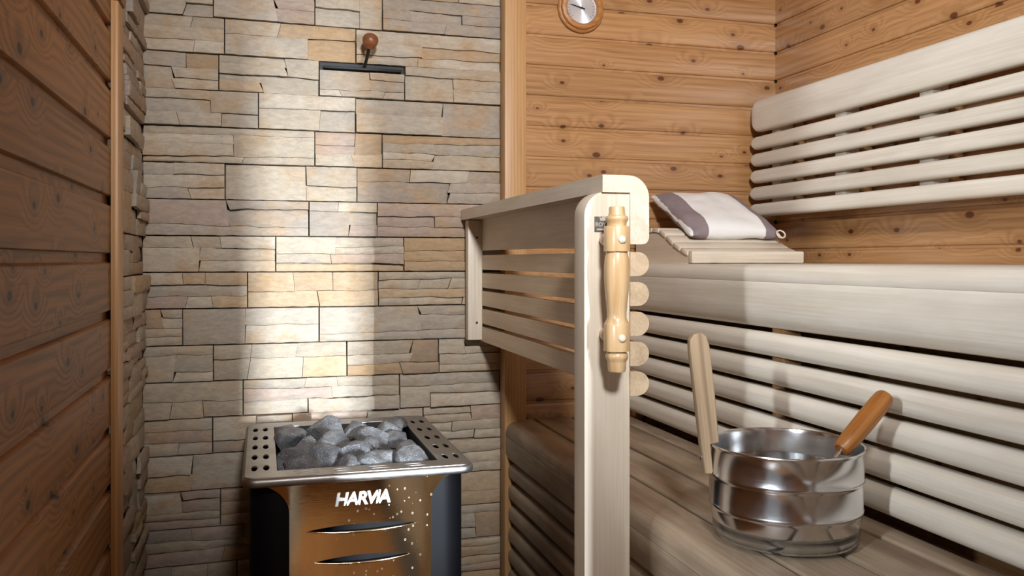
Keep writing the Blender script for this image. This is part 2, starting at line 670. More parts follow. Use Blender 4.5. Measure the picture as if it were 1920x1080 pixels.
def stone_mesh(name, w, h, seed, hatch=False):
    """one cast stone panel: a few split ledges of different depth in local x (width), -y (out), z (height)"""
    rng = random.Random(seed)
    V, F, Cc = [], [], []
    g = .0016
    nl = rng.choice([2, 3, 3, 4]) if h > .08 else 3
    cuts = sorted([0, h] + [h * (k + rng.uniform(-.22, .22)) / nl for k in range(1, nl)])
    slopes = [0] + [rng.uniform(-.018, .018) for _ in cuts[1:-1]] + [0]
    panel_col = rng.choices(PAL, WGT)[0]

    def zline(k, x, sd):
        if k == 0:
            return g + .0012 * noise.noise(Vector((x * 40, seed, 1)))
        if k == len(cuts) - 1:
            return h - g - .0012 * abs(noise.noise(Vector((x * 40, seed, 2))))
        z = cuts[k] + slopes[k] * (x - w / 2) + (.0036 * noise.noise(Vector((x * 18, seed * 1.7 + k, 0)))) + .0014 * noise.noise(Vector((x * 130, k, seed)))
        return z

    # cells: list of (k0, k1, xa, xb, skew)
    cells = []
    k = 0
    blocks = []
    while k < nl:
        span = 2 if (k + 1 < nl and rng.random() < .42) else 1
        blocks.append((k, k + span))
        k += span
    for (a, b) in blocks:
        if b - a == 2:                                     # a tall block beside two thin ledges
            xm = w * rng.uniform(.28, .72)
            sk = rng.uniform(-.012, .012)
            left_tall = rng.random() < .5
            if left_tall:
                cells += [(a, b, 0, xm, 0, sk), (a, a + 1, xm, w, sk, 0), (a + 1, b, xm, w, sk, 0)]
            else:
                cells += [(a, b, xm, w, sk, 0), (a, a + 1, 0, xm, 0, sk), (a + 1, b, 0, xm, 0, sk)]
        else:
            xs = [0.0]
            nseg = rng.choice([1, 1, 2, 2, 3]) if w > .2 else rng.choice([1, 1, 2])
            for i in range(1, nseg):
                xs.append(w * (i + rng.uniform(-.3, .3)) / nseg)
            xs.append(w)
            sks = [0] + [rng.uniform(-.010, .010) for _ in xs[1:-1]] + [0]
            for i in range(len(xs) - 1):
                cells.append((a, b, xs[i], xs[i + 1], sks[i], sks[i + 1]))
    for (a, b, xa, xb, ska, skb) in cells:
        cw, ch = xb - xa, cuts[b] - cuts[a]
        nx = max(4, int(cw / .011))
        nz = max(4, int(ch / .009))
        d = rng.uniform(-.008, .008)
        tx, tz = rng.uniform(-.05, .05), rng.uniform(-.16, .16)
        base = panel_col if rng.random() < .62 else rng.choices(PAL, WGT)[0]
        vv = rng.uniform(.9, 1.06)
        col = (base[0] * vv, base[1] * vv, base[2] * vv, 1)
        o = len(V)
        for j in range(nz + 1):
            tj = j / nz
            for i in range(nx + 1):
                ti = i / nx
                skx = (tj - .5)
                x0 = xa + (g if xa == 0 else .0005) + ska * skx
                x1 = xb - (g if xb == w else .0005) + skb * skx
                x = x0 + (x1 - x0) * ti
                zb = zline(a, x, seed) + (.0005 if a else 0)
                zt = zline(b, x, seed) - (.0005 if b < nl else 0)
                z = zb + (zt - zb) * tj
                y = d + tx * (x - (xa + xb) / 2) * .5 + tz * (z - (zb + zt) / 2) * .6
                y += .0020 * noise.noise(Vector((x * 28 + seed, z * 45, 3))) + .0010 * noise.noise(Vector((x * 95, z * 110 + seed, 5)))
                e = 0
                if i in (0, nx) or j in (0, nz):
                    e = .0024 + .0016 * noise.noise(Vector((x * 60, z * 60, seed)))
                V.append((x, -y + e, z))
                Cc.append(col)
        W = nx + 1
        for j in range(nz):
            for i in range(nx):
                F.append((o + j * W + i, o + j * W + i + 1, o + (j + 1) * W + i + 1, o + (j + 1) * W + i))
        ring = [i for i in range(W)] + [j * W + nx for j in range(1, nz + 1)] + [nz * W + i for i in range(nx - 1, -1, -1)] + [j * W for j in range(nz - 1, 0, -1)]
        s = len(V)
        for r in ring:
            q = V[o + r]
            edge = q[0] < g * 1.6 or q[0] > w - g * 1.6 or q[2] < g * 2 or q[2] > h - g * 2
            V.append((q[0], .020 if edge else max(q[1], 0) + .006, q[2]))
            Cc.append((col[0] * .8, col[1] * .8, col[2] * .8, 1))
        n = len(ring)
        for i in range(n):
            j = (i + 1) % n
            F.append((o + ring[j], o + ring[i], s + i, s + j))
    me = mesh_py(name, V, F, 38)
    ca = me.color_attributes.new('Col', 'FLOAT_COLOR', 'POINT')
    ca.data.foreach_set('color', [c for q in Cc for c in q])
    return me


SL = -.2745
YS = 2.297
CH = .0925
ZA = ZC + .616                                # bottom of the uppermost course that shows whole joints
wall_back_stone = struct(obj('wall_back_stone', box_mesh('wbs', SL - .08, XS + .03, 2.3155, 2.40, 0, ZT), 'mortar'))
JOINTS = {0: [-.117, .135, .312], 1: [-.09, .242], 2: [-.104, .146, .372], 3: [-.007, .241], 4: [.135, .312], 5: [-.089, .245],
          6: [.12, .298], 7: [.036, .371], 8: [-.034, .301], 9: [-.19, .146], 10: [-.117, .218, .466], 11: [-.045, .359],
          12: [-.119, .078, .424], 13: [.02, .33], 14: [-.10, .22, .50], 15: [.08, .40], 16: [-.06, .28], 17: [.12, .44],
          -1: [.03, .36], -2: [-.10, .20, .48], -3: [.08, .41], -4: [-.05, .25], -5: [.1, .4]}
for r, js in JOINTS.items():
    zb = ZA - CH * r
    hh = CH
    if zb < 0:
        hh, zb = hh + zb, 0
    if zb + hh > ZT:
        hh = ZT - zb
    if hh < .02:
        continue
    xs = [SL - .010] + js + [XS - .001]
    for i in range(len(xs) - 1):
        h2 = hh
        if r == 2 and i == 2:
            h2 = .070                         # low stone under the damper slot
        me = stone_mesh('stone', xs[i + 1] - xs[i], h2, 100 + (r + 6) * 11 + i)
        obj('stone', me, 'stone', wall_back_stone, T(xs[i], YS + random.uniform(-.0015, .0015), zb))

wall_left_stone = struct(obj('wall_left_stone', box_mesh('wls', SL - .10, SL - .019, 1.802, 2.3155, 0, ZT), 'mortar'))
for r in JOINTS:
    zb = ZA - CH * r - .004
    hh = CH
    if zb < 0:
        hh, zb = hh + zb, 0
    if zb + hh > ZT:
        hh = ZT - zb
    if hh < .02:
        continue
    cut = random.uniform(.18, .34)
    ys = [1.802, 1.802 + cut, 2.2945]
    for i in range(2):
        me = stone_mesh('stone', ys[i + 1] - ys[i], hh, 900 + (r + 6) * 7 + i)
        obj('stone', me, 'stone', wall_left_stone, T(SL + random.uniform(-.010, .004), ys[i], zb, rz=ROT_LEFT))

# ------------------------------------------------------------------ upper bench
UB = ZC - .010                                # top of the upper bench
XF = .98
YE = 2.268                                    # far end of the benches
YN = -.40                                     # near end
LB = YE - YN
ub = empty('upper_bench', (1.24, .9, 0), 'pale slatted upper bench along the pine wall, wide rounded fascia over five round slats', 'bench')
MR = lambda x, y, z: T(x, y, z, rz=ROT_RIGHT)   # board along -Y starting at its far end
tp = prism_mesh('top_board', rrect(0, .092, -.028, 0, .004, .004, 3), LB)
for k in range(5):
    x = XF + .018 + k * .0985
    if k == 0:
        continue
    obj('top_board', tp, 'aspen', ub, MR(x, YE, UB))
# fascia: bullnosed board with a swelling face; its own top edge is the first board
np_ = [(.095, -.035), (.095, 0), (.030, 0), (.016, -.0015), (.007, -.006), (.0025, -.013), (.001, -.022), (.0004, -.0335), (.0012, -.035)]
obj('nose_board', prism_mesh('nose_board', np_[::-1], LB), 'aspen', ub, MR(XF, YE, UB))
fp = [(.034, -.0352), (.0012, -.0352), (.0003, -.037), (0, -.050), (0, -.080), (.003, -.106), (.009, -.121), (.017, -.1275), (.026, -.130), (.034, -.129)]
obj('fascia', prism_mesh('fascia', fp[::-1], LB), 'aspen', ub, MR(XF, YE, UB))
sp = prism_mesh('riser_slat', rrect(0, .030, 0, .0475, .0185, .004, 6), LB)
for k in range(5):
    obj('slat', sp, 'aspen', ub, MR(XF + .002, YE, ZC - .1965 - .0566 * k))
sm = box_mesh('stud', 0, .955, -.022, .022, -.02, .02, .002)
for y in (2.235, 1.52, .85, .1):
    obj('stud', sm, 'pine', ub, T(XF + .0535, y, .02, ry=-PI / 2))
rb = box_mesh('back_ledger', 0, LB, -.02, .02, -.03, .03, .002)
obj('back_ledger', rb, 'pine', ub, MR(XR - .022, YE, UB - .06))

# ------------------------------------------------------------------ lower bench
LBZ = ZC - .443
lb = empty('lower_bench', (.8, .9, 0), 'greyish lower bench step under the steel bucket, slatted front', 'bench')
lnp = [(.082, -.039), (.082, 0), (.034, 0), (.020, -.0025), (.010, -.008), (.004, -.016), (.001, -.028), (.0003, -.0375), (.0012, -.039)]
obj('nose_board', prism_mesh('lower_nose', lnp[::-1], LB), 'bench', lb, MR(.640, YE, LBZ))
lfp = [(.030, -.0392), (.0012, -.0392), (.0002, -.041), (0, -.055), (.001, -.085), (.005, -.098), (.012, -.103), (.030, -.104)]
obj('fascia', prism_mesh('lower_fascia', lfp[::-1], LB), 'bench', lb, MR(.640, YE, LBZ))
for x0, w in ((.733, .100), (.844, .100), (.955, .05)):
    obj('top_board', prism_mesh('lower_board', rrect(0, w, -.028, 0, .004, .004, 3), LB), 'bench', lb, MR(x0, YE, LBZ))
ls = prism_mesh('lower_slat', rrect(0, .030, 0, .0485, .0185, .004, 6), LB)
for k in range(6):
    obj('slat', ls, 'bench', lb, MR(.648, YE, LBZ - .112 - .0485 - .058 * k))
lsm = box_mesh('lower_stud', 0, LBZ - .040, -.022, .022, -.02, .02, .002)
for y in (2.235, 1.52, .85, .1):
    obj('stud', lsm, 'pine', lb, T(.699, y, 0, ry=-PI / 2))

# ------------------------------------------------------------------ backrest on the right wall
bk = empty('backrest', (1.43, 1.3, ZC + .12), 'pale slatted backrest fixed to the pine wall above the upper bench', 'backrest')
BX, BL_ = 1.398, 2.05
h = .094
obj('top_rail', prism_mesh('back_top', rrect(0, .026, 0, h, .010, .004, 5), BL_, 35, ends(BL_, .026, h, 6)), 'aspen', bk,
    MR(BX + .002, 2.235, ZC + .377))
h = .0385
bs = prism_mesh('back_slat', rrect(0, .026, 0, h, .011, .004, 6), BL_, 35, ends(BL_, .014, h, 6))
for k in range(5):
    obj('slat', bs, 'aspen', bk, MR(BX - .0012 * k, 2.235, ZC + .325 - .0497 * k))
bt = box_mesh('batten', 0, .33, -.021, .021, -.022, .022, .003)
for y in (2.15, 1.865, 1.57, 1.15, .7, .3):
    obj('batten', bt, 'aspen', bk, T(BX + .050, y, ZC + .135, ry=-PI / 2))
wb = box_mesh('wall_block', 0, .30, -.03, .03, -.014, .014, .002)
for y in (2.15, 1.865, 1.57, 1.15, .7, .3):
    obj('wall_block', wb, 'pine', bk, T(1.4875, y, ZC + .15, ry=-PI / 2))

# ------------------------------------------------------------------ heater guard: post, rail, five D slats, wall batten, turned handle
gd = empty('heater_guard', (.54, 1.30, 0), 'whitewashed wooden heater guard railing with square-cut post and turned handle', 'railing')
Y0, Y1 = 1.275, 2.284
GL = Y1 - Y0
A = .5748
# rail: hook-shaped section, local y = world x
rz_, rt = ZC + .025, ZC + .137
rp = [(.5263, rt), (.5263, rt - .028), (A, rt - .028), (A, rz_)]
rp += arc(.608 - .012, rz_ + .012, .012, -PI / 2, 0, 4)
rp += arc(.608 - .036, rt - .036, .036, 0, PI / 2, 8)
obj('top_rail', prism_mesh('guard_rail', [(a - .5263, b - rz_) for a, b in rp], GL), 'aspen_rail', gd, MR(.5263, Y1, rz_))
dp = [(0, 0), (.012, 0)] + arc(.0332 - .0195, .0195, .0195, -PI / 2, PI / 2, 12) + [(.012, .039), (0, .039)]
dm = prism_mesh('guard_slat', dp, GL)
for k in range(5):
    obj('slat', dm, 'guard', gd, MR(A, Y1, ZC + .0125 - .039 - .0487 * k))
# post: grain vertical -> local x = world z
PH = ZC + .1085
pts = [(0, 0), (.0755, 0), (.0755, PH)] + [(.038 + .038 * math.cos(a), PH - .038 + .038 * math.sin(a)) for a in [PI / 2 + PI / 2 * i / 10 for i in range(11)]]
post = curve_mesh('post', [[(b, -a) for a, b in pts]], .0215, .0020)
# curve local (x = height, y = -across), thickness z -> world: x->z, y->-x, z->... face normal along y
mw = Matrix(((0, -1, 0, .4990), (0, 0, 1, 1.3035), (1, 0, 0, 0), (0, 0, 0, 1)))
obj('post', post, 'aspen_rail', gd, mw)
obj('wall_batten', box_mesh('wall_batten', 0, .325, -.0175, .0175, -.02, .02, .002), 'aspen_rail', gd, T(.5565, 2.264, ZC - .2176, ry=-PI / 2) @ Matrix.Rotation(0, 4, 'X'))
for z in (ZC + .06, ZC - .17):
    obj('screw', lathe_mesh('screw', [(0, 0), (.0025, .0), (.003, .002), (.001, .003), (0, .003)], 10), 'iron', gd, T(.560, 2.2445, z, rx=PI / 2))

hp = [(0, -.1746), (.0130, -.1742), (.0141, -.171), (.0146, -.160), (.0152, -.157), (.0176, -.1535), (.0180, -.150), (.0172, -.1465), (.0152, -.1440),
      (.0150, -.1425), (.0203, -.1420), (.0204, -.140), (.0204, -.1010), (.0200, -.1000), (.0168, -.0945), (.0152, -.090), (.0152, -.082), (.0166, -.066),
      (.0188, -.046), (.0200, -.026), (.0199, -.010), (.0188, .002), (.0172, .009), (.0166, .0125), (.0203, .0130), (.0204, .015), (.0204, .0510),
      (.0200, .0520), (.0150, .0530), (.0148, .0545), (.0158, .059), (.0180, .0625), (.0182, .0645), (.0172, .0675), (.0140, .0690), (.0128, .072),
      (.0125, .0800), (.0115, .0826), (0, .083)]
hx = lathe_mesh('turned_handle', hp, 40, 28)
# turn grain: mesh is along z, material grain is along x -> rotate mesh data
hx.transform(Matrix.Rotation(PI / 2, 4, 'Y'))
HX, HY = .5320, 1.231
handle = obj('handle', hx, 'honey', gd, T(HX, HY, ZC, ry=-PI / 2))
for z in (.032, -.120):
    pg = lathe_mesh('peg', [(0, 0), (.010, 0), (.0118, .004), (.0125, .014), (.0118, .024), (.010, .032)], 20)
    obj('peg', pg, 'honey', handle, T(HX, HY + .0175, ZC + z, rx=-PI / 2))
    pl = lathe_mesh('plug', [(0, -.004), (.0062, -.003), (.0066, 0), (.0058, .003), (.0035, .0052), (0, .006)], 16)
    obj('plug', pl, 'white_plug', handle, T(HX, HY - .0195, ZC + z - .001, rx=PI / 2))
# pewter badge
bd = obj('badge', box_mesh('badge', 0, .040, 0, .0016, 0, .0255, .0006, 1), 'pewter', gd, T(.5140, 1.2795, ZC + .0442))
txt = text_mesh('badge_lettering', 'ROYA', .0090, .0004, 0, 1.0, .0002, 'LEFT')
obj('lettering', txt, 'pewter_l', bd, T(.5155, 1.2790, ZC + .0565, rx=PI / 2))
cr = curve_mesh('crown', [[(-.006, 0), (.006, 0), (.008, .007), (.0035, .0035), (0, .009), (-.0035, .0035), (-.008, .007)]], .0004)
obj('crown', cr, 'pewter_l', bd, T(.5300, 1.2790, ZC + .0630, rx=PI / 2))
obj('ornament_bar', box_mesh('ornament_bar', 0, .030, 0, .0006, 0, .0026), 'pewter_l', bd, T(.5180, 1.2788, ZC + .0475))

# ------------------------------------------------------------------ headrest and pillow on the upper bench
hr = empty('headrest', (1.18, 2.05, UB), 'curved slatted wooden headrest lying on the far end of the upper bench', 'headrest')


def hz(y):                                      # height of the slat bed along the headrest
    t = (y - 1.92) / .32
    return .020 + .075 * (1 / (1 + math.exp(-(t - .38) * 9))) + .012 * math.sin(t * 5.0) - .006


side = [(1.925, 0), (2.235, 0)] + [(2.235 - .31 * i / 16, hz(2.235 - .31 * i / 16)) for i in range(17)]
sd = curve_mesh('side_panel', [side], .010, .001)
for x in (1.036, 1.322):
    obj('side_panel', sd, 'aspen_rail', hr, Matrix(((0, 0, 1, x), (1, 0, 0, 0), (0, 1, 0, UB + .0005), (0, 0, 0, 1))))
fs = box_mesh('front_slat', 0, .322, -.011, .011, -.0155, .0155, .004)
obj('front_slat', fs, 'aspen_rail', hr, T(1.023, 1.912, UB + .0165))
ss = box_mesh('bed_slat', 0, .320, -.0185, .0185, -.006, .006, .003)
for k in range(8):
    y = 1.940 + k * .0405
    if y > 2.25:
        break
    sl = math.atan2(hz(y + .01) - hz(y - .01), .02)
    obj('slat', ss, 'aspen_rail', hr, T(1.020, y, UB + hz(y) + .0085, rx=sl))


def pillow_mesh():
    nx, ny = 44, 40
    W, D, H = .272, .270, .066
    v, f = [], []
    for side_ in (1, -1):
        for j in range(ny + 1):
            for i in range(nx + 1):
                s, t = i / nx * 2 - 1, j / ny * 2 - 1
                # edges pull in between the corners
                px = s * (W / 2) * (1 - .05 * (1 - t * t) * abs(s) ** 3)
                py = t * (D / 2) * (1 - .05 * (1 - s * s) * abs(t) ** 3)
                e = max(0, (1 - abs(s) ** 3.2)) * max(0, (1 - abs(t) ** 3.2))
                zz = H / 2 * e ** .42
                zz += (.0022 * noise.noise(Vector((px * 30, py * 14, side_))) + .004 * noise.noise(Vector((px * 9, py * 9, 4)))) * min(1, e * 4)
                zz += 0 if e > 0 else 0
                v.append((px, py, side_ * zz + .003 * noise.noise(Vector((px * 20, py * 20, 9)))))
    n = (nx + 1) * (ny + 1)
    for sgn in (0, 1):
        for j in range(ny):
            for i in range(nx):
                a = sgn * n + j * (nx + 1) + i
                q = (a, a + 1, a + nx + 2, a + nx + 1)
                f.append(q if sgn == 0 else q[::-1])
    bm = bmesh.new()
    bv = [bm.verts.new(c) for c in v]
    for q in f:
        bm.faces.new([bv[i] for i in q])
    bmesh.ops.remove_doubles(bm, verts=bm.verts[:], dist=.0004)
    return bm_done(bm, 'pillow', 60)


pw = obj('pillow', pillow_mesh(), 'pillow', None, T(1.200, 2.105, UB + .132, rx=math.radians(26)))
tag(pw, 'small white linen pillow with mauve stripes resting on the headrest', 'pillow')
tag_pts = [(math.cos(a) * .012, math.sin(a) * .006, math.sin(a) * .010) for a in [2 * PI * i / 20 for i in range(21)]]
obj('tie_loop', tube_mesh('tie_loop', tag_pts, .0022, 8), 'white_plug', pw, T(1.326, 1.976, UB + .078))

# ------------------------------------------------------------------ bucket, water, ladle
BC = Vector((.797, 1.178))
bkt = empty('sauna_bucket', (BC.x, BC.y, LBZ), 'polished stainless steel water pail with one upright wooden arm on the lower bench', 'bucket')
H = .152
R = .1185
out = [(0, .002), (.070, .0005), (.085, .001), (.096, .006), (.106, .017), (.1125, .034), (.1155, .050), (.1160, .053), (.1170, .0545), (.1175, .057),
       (.1170, .0595), (.1165, .061), (.1170, .098), (.1175, .1000), (.1185, .1020), (.1189, .1045), (.1187, .107), (.1178, .109), (.1178, .146),
       (.1200, .1490), (.1208, .1508), (.1203, .1525), (.1190, .1530), (.1175, .1520)]
inn = [(.1160, .146), (.1158, .109), (.1150, .098), (.1145, .061), (.1135, .050), (.1105, .034), (.104, .019), (.094, .009), (.084, .0045), (0, .004)]
obj('body', lathe_mesh('body', out + inn, 96, 40), 'steel', bkt, T(BC.x, BC.y, LBZ + .0005))
# wooden arm fixed outside the wall, on the side away from the room
ang = math.radians(166)
ax = BC + Vector((math.cos(ang), math.sin(ang))) * .1285
arm_out = [(-.042, .0015), (-.044, .004), (-.043, .0125), (0, .0150), (.080, .0165), (.150, .0180), (.166, .0165), (.174, .009), (.1755, -.002),
           (.170, -.0105), (.156, -.0145), (.080, -.0160), (.004, -.0150), (.002, .0012)]
arm_out = [(a, b * .86) for a, b in arm_out]
er = Vector((math.cos(ang), math.sin(ang), 0))
et = Vector((-math.sin(ang), math.cos(ang), 0))
upv = (Vector((0, 0, 1)) + er * .10).normalized()
rad = (er - upv * er.dot(upv)).normalized()
ax = BC + Vector((er.x, er.y)) * .1215
nrm = upv.cross(rad)
mw = Matrix(((upv.x, rad.x, nrm.x, ax.x), (upv.y, rad.y, nrm.y, ax.y), (upv.z, rad.z, nrm.z, LBZ + .152), (0, 0, 0, 1)))
arm = obj('arm', curve_mesh('arm', [arm_out], .0085, .0015), 'arm', bkt, mw)
obj('bolt', lathe_mesh('bolt', [(0, 0), (.004, 0), (.0042, .002), (.003, .0035), (0, .004)], 12), 'steel', arm, mw @ T(-.020, .0135, 0, rx=-PI / 2))
# water
WZ = LBZ + .112
wt = lathe_mesh('water', [(0, WZ - .003 - LBZ - .10), (.1110, WZ - .003 - LBZ - .10), (.1150, WZ - LBZ - .002), (.1148, WZ - LBZ), (0, WZ - LBZ)], 64, 30)
w_o = obj('water', wt, 'water', None, T(BC.x, BC.y, LBZ + .001))
tag(w_o, 'still clear water filling the steel pail', 'water')
# ladle
la = Vector((.836, 1.092, ZC - .287))
lbv = Vector((.938, 1.117, ZC - .2135))
dv = (lbv - la).normalized()
ld = empty('ladle', la, 'sauna ladle with worn orange-brown wooden grip leaning in the steel pail', 'ladle')
Lh = (lbv - la).length
gp = [(0, 0), (.0105, .0006), (.0130, .004), (.0150, .03), (.0160, .075), (.0158, .105), (.0150, Lh - .006), (.0130, Lh - .0012), (0, Lh)]
gm = lathe_mesh('grip', gp, 28, 40)
gm.transform(Matrix.Rotation(PI / 2, 4, 'Y'))
grip_m = Matrix.Translation(la) @ dv.to_track_quat('X', 'Z').to_matrix().to_4x4()
obj('grip', gm, 'grip', ld, grip_m)
wn = obj('worn_end', lathe_mesh('worn_end', [(0, 0), (.0095, -.0004), (.0098, -.0012), (0, -.002)], 20), 'white_plug', ld,
         Matrix.Translation(lbv + dv * .0008) @ dv.to_track_quat('Z', 'Y').to_matrix().to_4x4())
wn['label'] = 'worn pale end of the grip'
bowl = Vector((.790, 1.130, LBZ + .060))
obj('shaft', tube_mesh('shaft', [la + dv * .01, la - dv * .015, la.lerp(bowl, .4) + Vector((0, 0, -.012)), bowl + Vector((.03, -.02, .012))], .0032, 10), 'steel', ld)
obj('bowl', lathe_mesh('bowl', [(0, -.022), (.016, -.020), (.028, -.010), (.033, .006), (.032, .006), (.027, -.009), (.015, -.0185), (0, -.0205)], 28), 'steel', ld, T(*bowl))

# ------------------------------------------------------------------ heater
HXc, HYf, HYb = .1875, 1.662, 2.215
HT = ZC - .410
ht = empty('sauna_heater', (HXc, 1.95, 0), 'electric sauna heater with gleaming steel front and perforated rim full of stones', 'heater')
WB = .2175


def rr2(x0, x1, y0, y1, r, n=6):
    p = []
    for cx, cy, a in ((x1 - r, y1 - r, 0), (x0 + r, y1 - r, PI / 2), (x0 + r, y0 + r, PI), (x1 - r, y0 + r, 1.5 * PI)):
        p += [(cx + r * math.cos(a + PI / 2 * i / n), cy + r * math.sin(a + PI / 2 * i / n)) for i in range(n + 1)]
    return p


def circ(x, y, rx, ry, n=16):
    return [(x + rx * math.cos(-2 * PI * i / n), y + ry * math.sin(-2 * PI * i / n)) for i in range(n)]


IX0, IX1, IY0, IY1 = .0285, .3465, 1.710, 2.166
outl = [rr2(HXc - WB, HXc + WB, HYf, HYb, .022), rr2(IX0, IX1, IY0, IY1, .003, 2)[::-1]]
for i in range(5):
    y = 1.742 + i * .098
    for dx in (.0195, .042):
        outl.append(circ(IX0 - dx, y, .0068, .0240))
        outl.append(circ(IX1 + dx, y, .0068, .0240))
for i in range(4):
    for j in range(2):
        cx = .085 + i * .0700 - j * .004
        outl.append(circ(cx, 1.678 + j * .0165, .024, .0042, 14))
rim = obj('rim', curve_mesh('rim', outl, .0012, .0010), 'steel_rim', ht, T(0, 0, HT))
# rolled lip hanging from the rim
lipv = rr2(HXc - WB - .0005, HXc + WB + .0005, HYf - .0005, HYb, .022)
lv, lf = [], []
prof = [(0, .0005), (.0035, -.001), (.0055, -.005), (.0055, -.012), (.003, -.016), (-.004, -.0175)]
n = len(lipv)
cx_, cy_ = HXc, (HYf + HYb) / 2
for (o_, z_) in prof:
    for (x, y) in lipv:
        sx = 1 if x > cx_ else -1
        sy = 1 if y > cy_ else -1
        wx = min(1, max(0, (abs(x - cx_) - (WB - .022)) / .022))
        wy = min(1, max(0, (abs(y - cy_) - ((HYb - HYf) / 2 - .022)) / .022))
        lv.append((x + sx * o_ * wx, y + sy * o_ * wy, z_))
for k in range(len(prof) - 1):
    for i in range(n):
        j = (i + 1) % n
        lf.append((k * n + i, k * n + j, (k + 1) * n + j, (k + 1) * n + i))
bm = bmesh.new()
bv = [bm.verts.new(c) for c in lv]
for q in lf:
    bm.faces.new([bv[i] for i in q])
obj('lip', bm_done(bm, 'lip', 50), 'steel_rim', ht, T(0, 0, HT))
# stone basket
bm = bmesh.new()
ring0 = [bm.verts.new((x, y, HT - .001)) for x, y in ((IX0, IY0), (IX1, IY0), (IX1, IY1), (IX0, IY1))]
ring1 = [bm.verts.new((x, y, HT - .056)) for x, y in ((IX0 + .01, IY0 + .01), (IX1 - .01, IY0 + .01), (IX1 - .01, IY1 - .01), (IX0 + .01, IY1 - .01))]
for i in range(4):
    bm.faces.new([ring0[i], ring0[(i + 1) % 4], ring1[(i + 1) % 4], ring1[i]])
bm.faces.new(ring1)
obj('stone_basket', bm_done(bm, 'stone_basket'), 'iron', ht)
# black casing with rounded front corners
cas = curve_mesh('casing', [rr2(HXc - WB + .007, HXc + WB - .007, HYf + .022, HYb - .015, .05, 8), rr2(HXc - WB + .010, HXc + WB - .010, HYf + .025, HYb - .018, .047, 8)[::-1]], .29)
obj('casing', cas, 'black', ht, T(0, 0, HT - .018 - .29))
# steel front: flared at the top, slightly bulging, with two louvre slots
fw, ft = .1365, .203


def half_w(z):                                  # z below the lip
    if z < .058:
        t = z / .058
        return fw + (ft - fw) * (1 - math.sqrt(max(0, 1 - (1 - t) ** 2)))
    return fw


SLOTS = ((.1895, .092, .107), (.189, .152, .091))


def panel_y(x):
    t = (x - HXc) / fw
    return HYf + .004 + .010 * t * t


def lens(k, x):                                 # upper and lower edge of louvre k at x
    cx, cz, hl = SLOTS[k]
    q = max(0.0, 1 - ((x - cx) / hl) ** 2)
    return cz - .0095 * q ** .9, cz + .0062 * q ** .9 + .0001


NX, ZP = 120, .56
BANDS = (26, 1, 12, 1, 20, 6)                   # rows above, inside and below each slot
v, f = [], []
for i in range(NX + 1):
    xi = HXc + fw * (i / NX * 2 - 1)
    a0, a1 = lens(0, xi)
    b0, b1 = lens(1, xi)
    marks = (0, a0, a1, b0, b1, .30, ZP)
    zs = [marks[k] + (marks[k + 1] - marks[k]) * j / n_ for k, n_ in enumerate(BANDS) for j in range(n_)] + [ZP]
    for z in zs:
        x = HXc + half_w(z) * (i / NX * 2 - 1)
        y = panel_y(max(HXc - fw, min(HXc + fw, x))) + .012 * max(0, (abs(x - HXc) - fw) / (ft - fw))
        v.append((x - HXc, y - HYf, -z))
NR = sum(BANDS) + 1
skip = {26: SLOTS[0], 39: SLOTS[1]}
for i in range(NX):
    xm = HXc + fw * ((i + .5) / NX * 2 - 1)
    for j in range(NR - 1):
        if j in skip and abs(xm - skip[j][0]) < skip[j][2]:
            continue
        a = i * NR + j
        f.append((a, a + 1, a + NR + 1, a + NR))
fm = mesh_py('front_panel', v, f, 40)
fp_o = obj('front_panel', fm, 'gold', ht, T(HXc, HYf, HT - .017))
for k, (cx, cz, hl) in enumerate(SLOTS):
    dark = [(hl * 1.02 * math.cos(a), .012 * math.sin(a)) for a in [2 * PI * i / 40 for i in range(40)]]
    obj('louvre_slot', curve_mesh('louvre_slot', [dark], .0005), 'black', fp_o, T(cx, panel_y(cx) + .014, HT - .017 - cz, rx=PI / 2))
    lp_ = []
    for i in range(41):
        x = cx + hl * (i / 40 * 2 - 1)
        lp_.append((x, panel_y(x) - .001, HT - .017 - lens(k, x)[1]))
    lo = obj('louvre_lip', tube_mesh('louvre_lip', lp_, [.0009 + .0016 * (1 - abs(i / 20 - 1) ** 2) for i in range(41)], 10), 'gold', fp_o)
tm = text_mesh('lettering', 'HARVIA', .0335, .0008, .18, .86, .0011)
obj('lettering', tm, 'silver', ht, T(.1875, panel_y(.1875) - .001, HT - .017 - .035, rx=PI / 2))

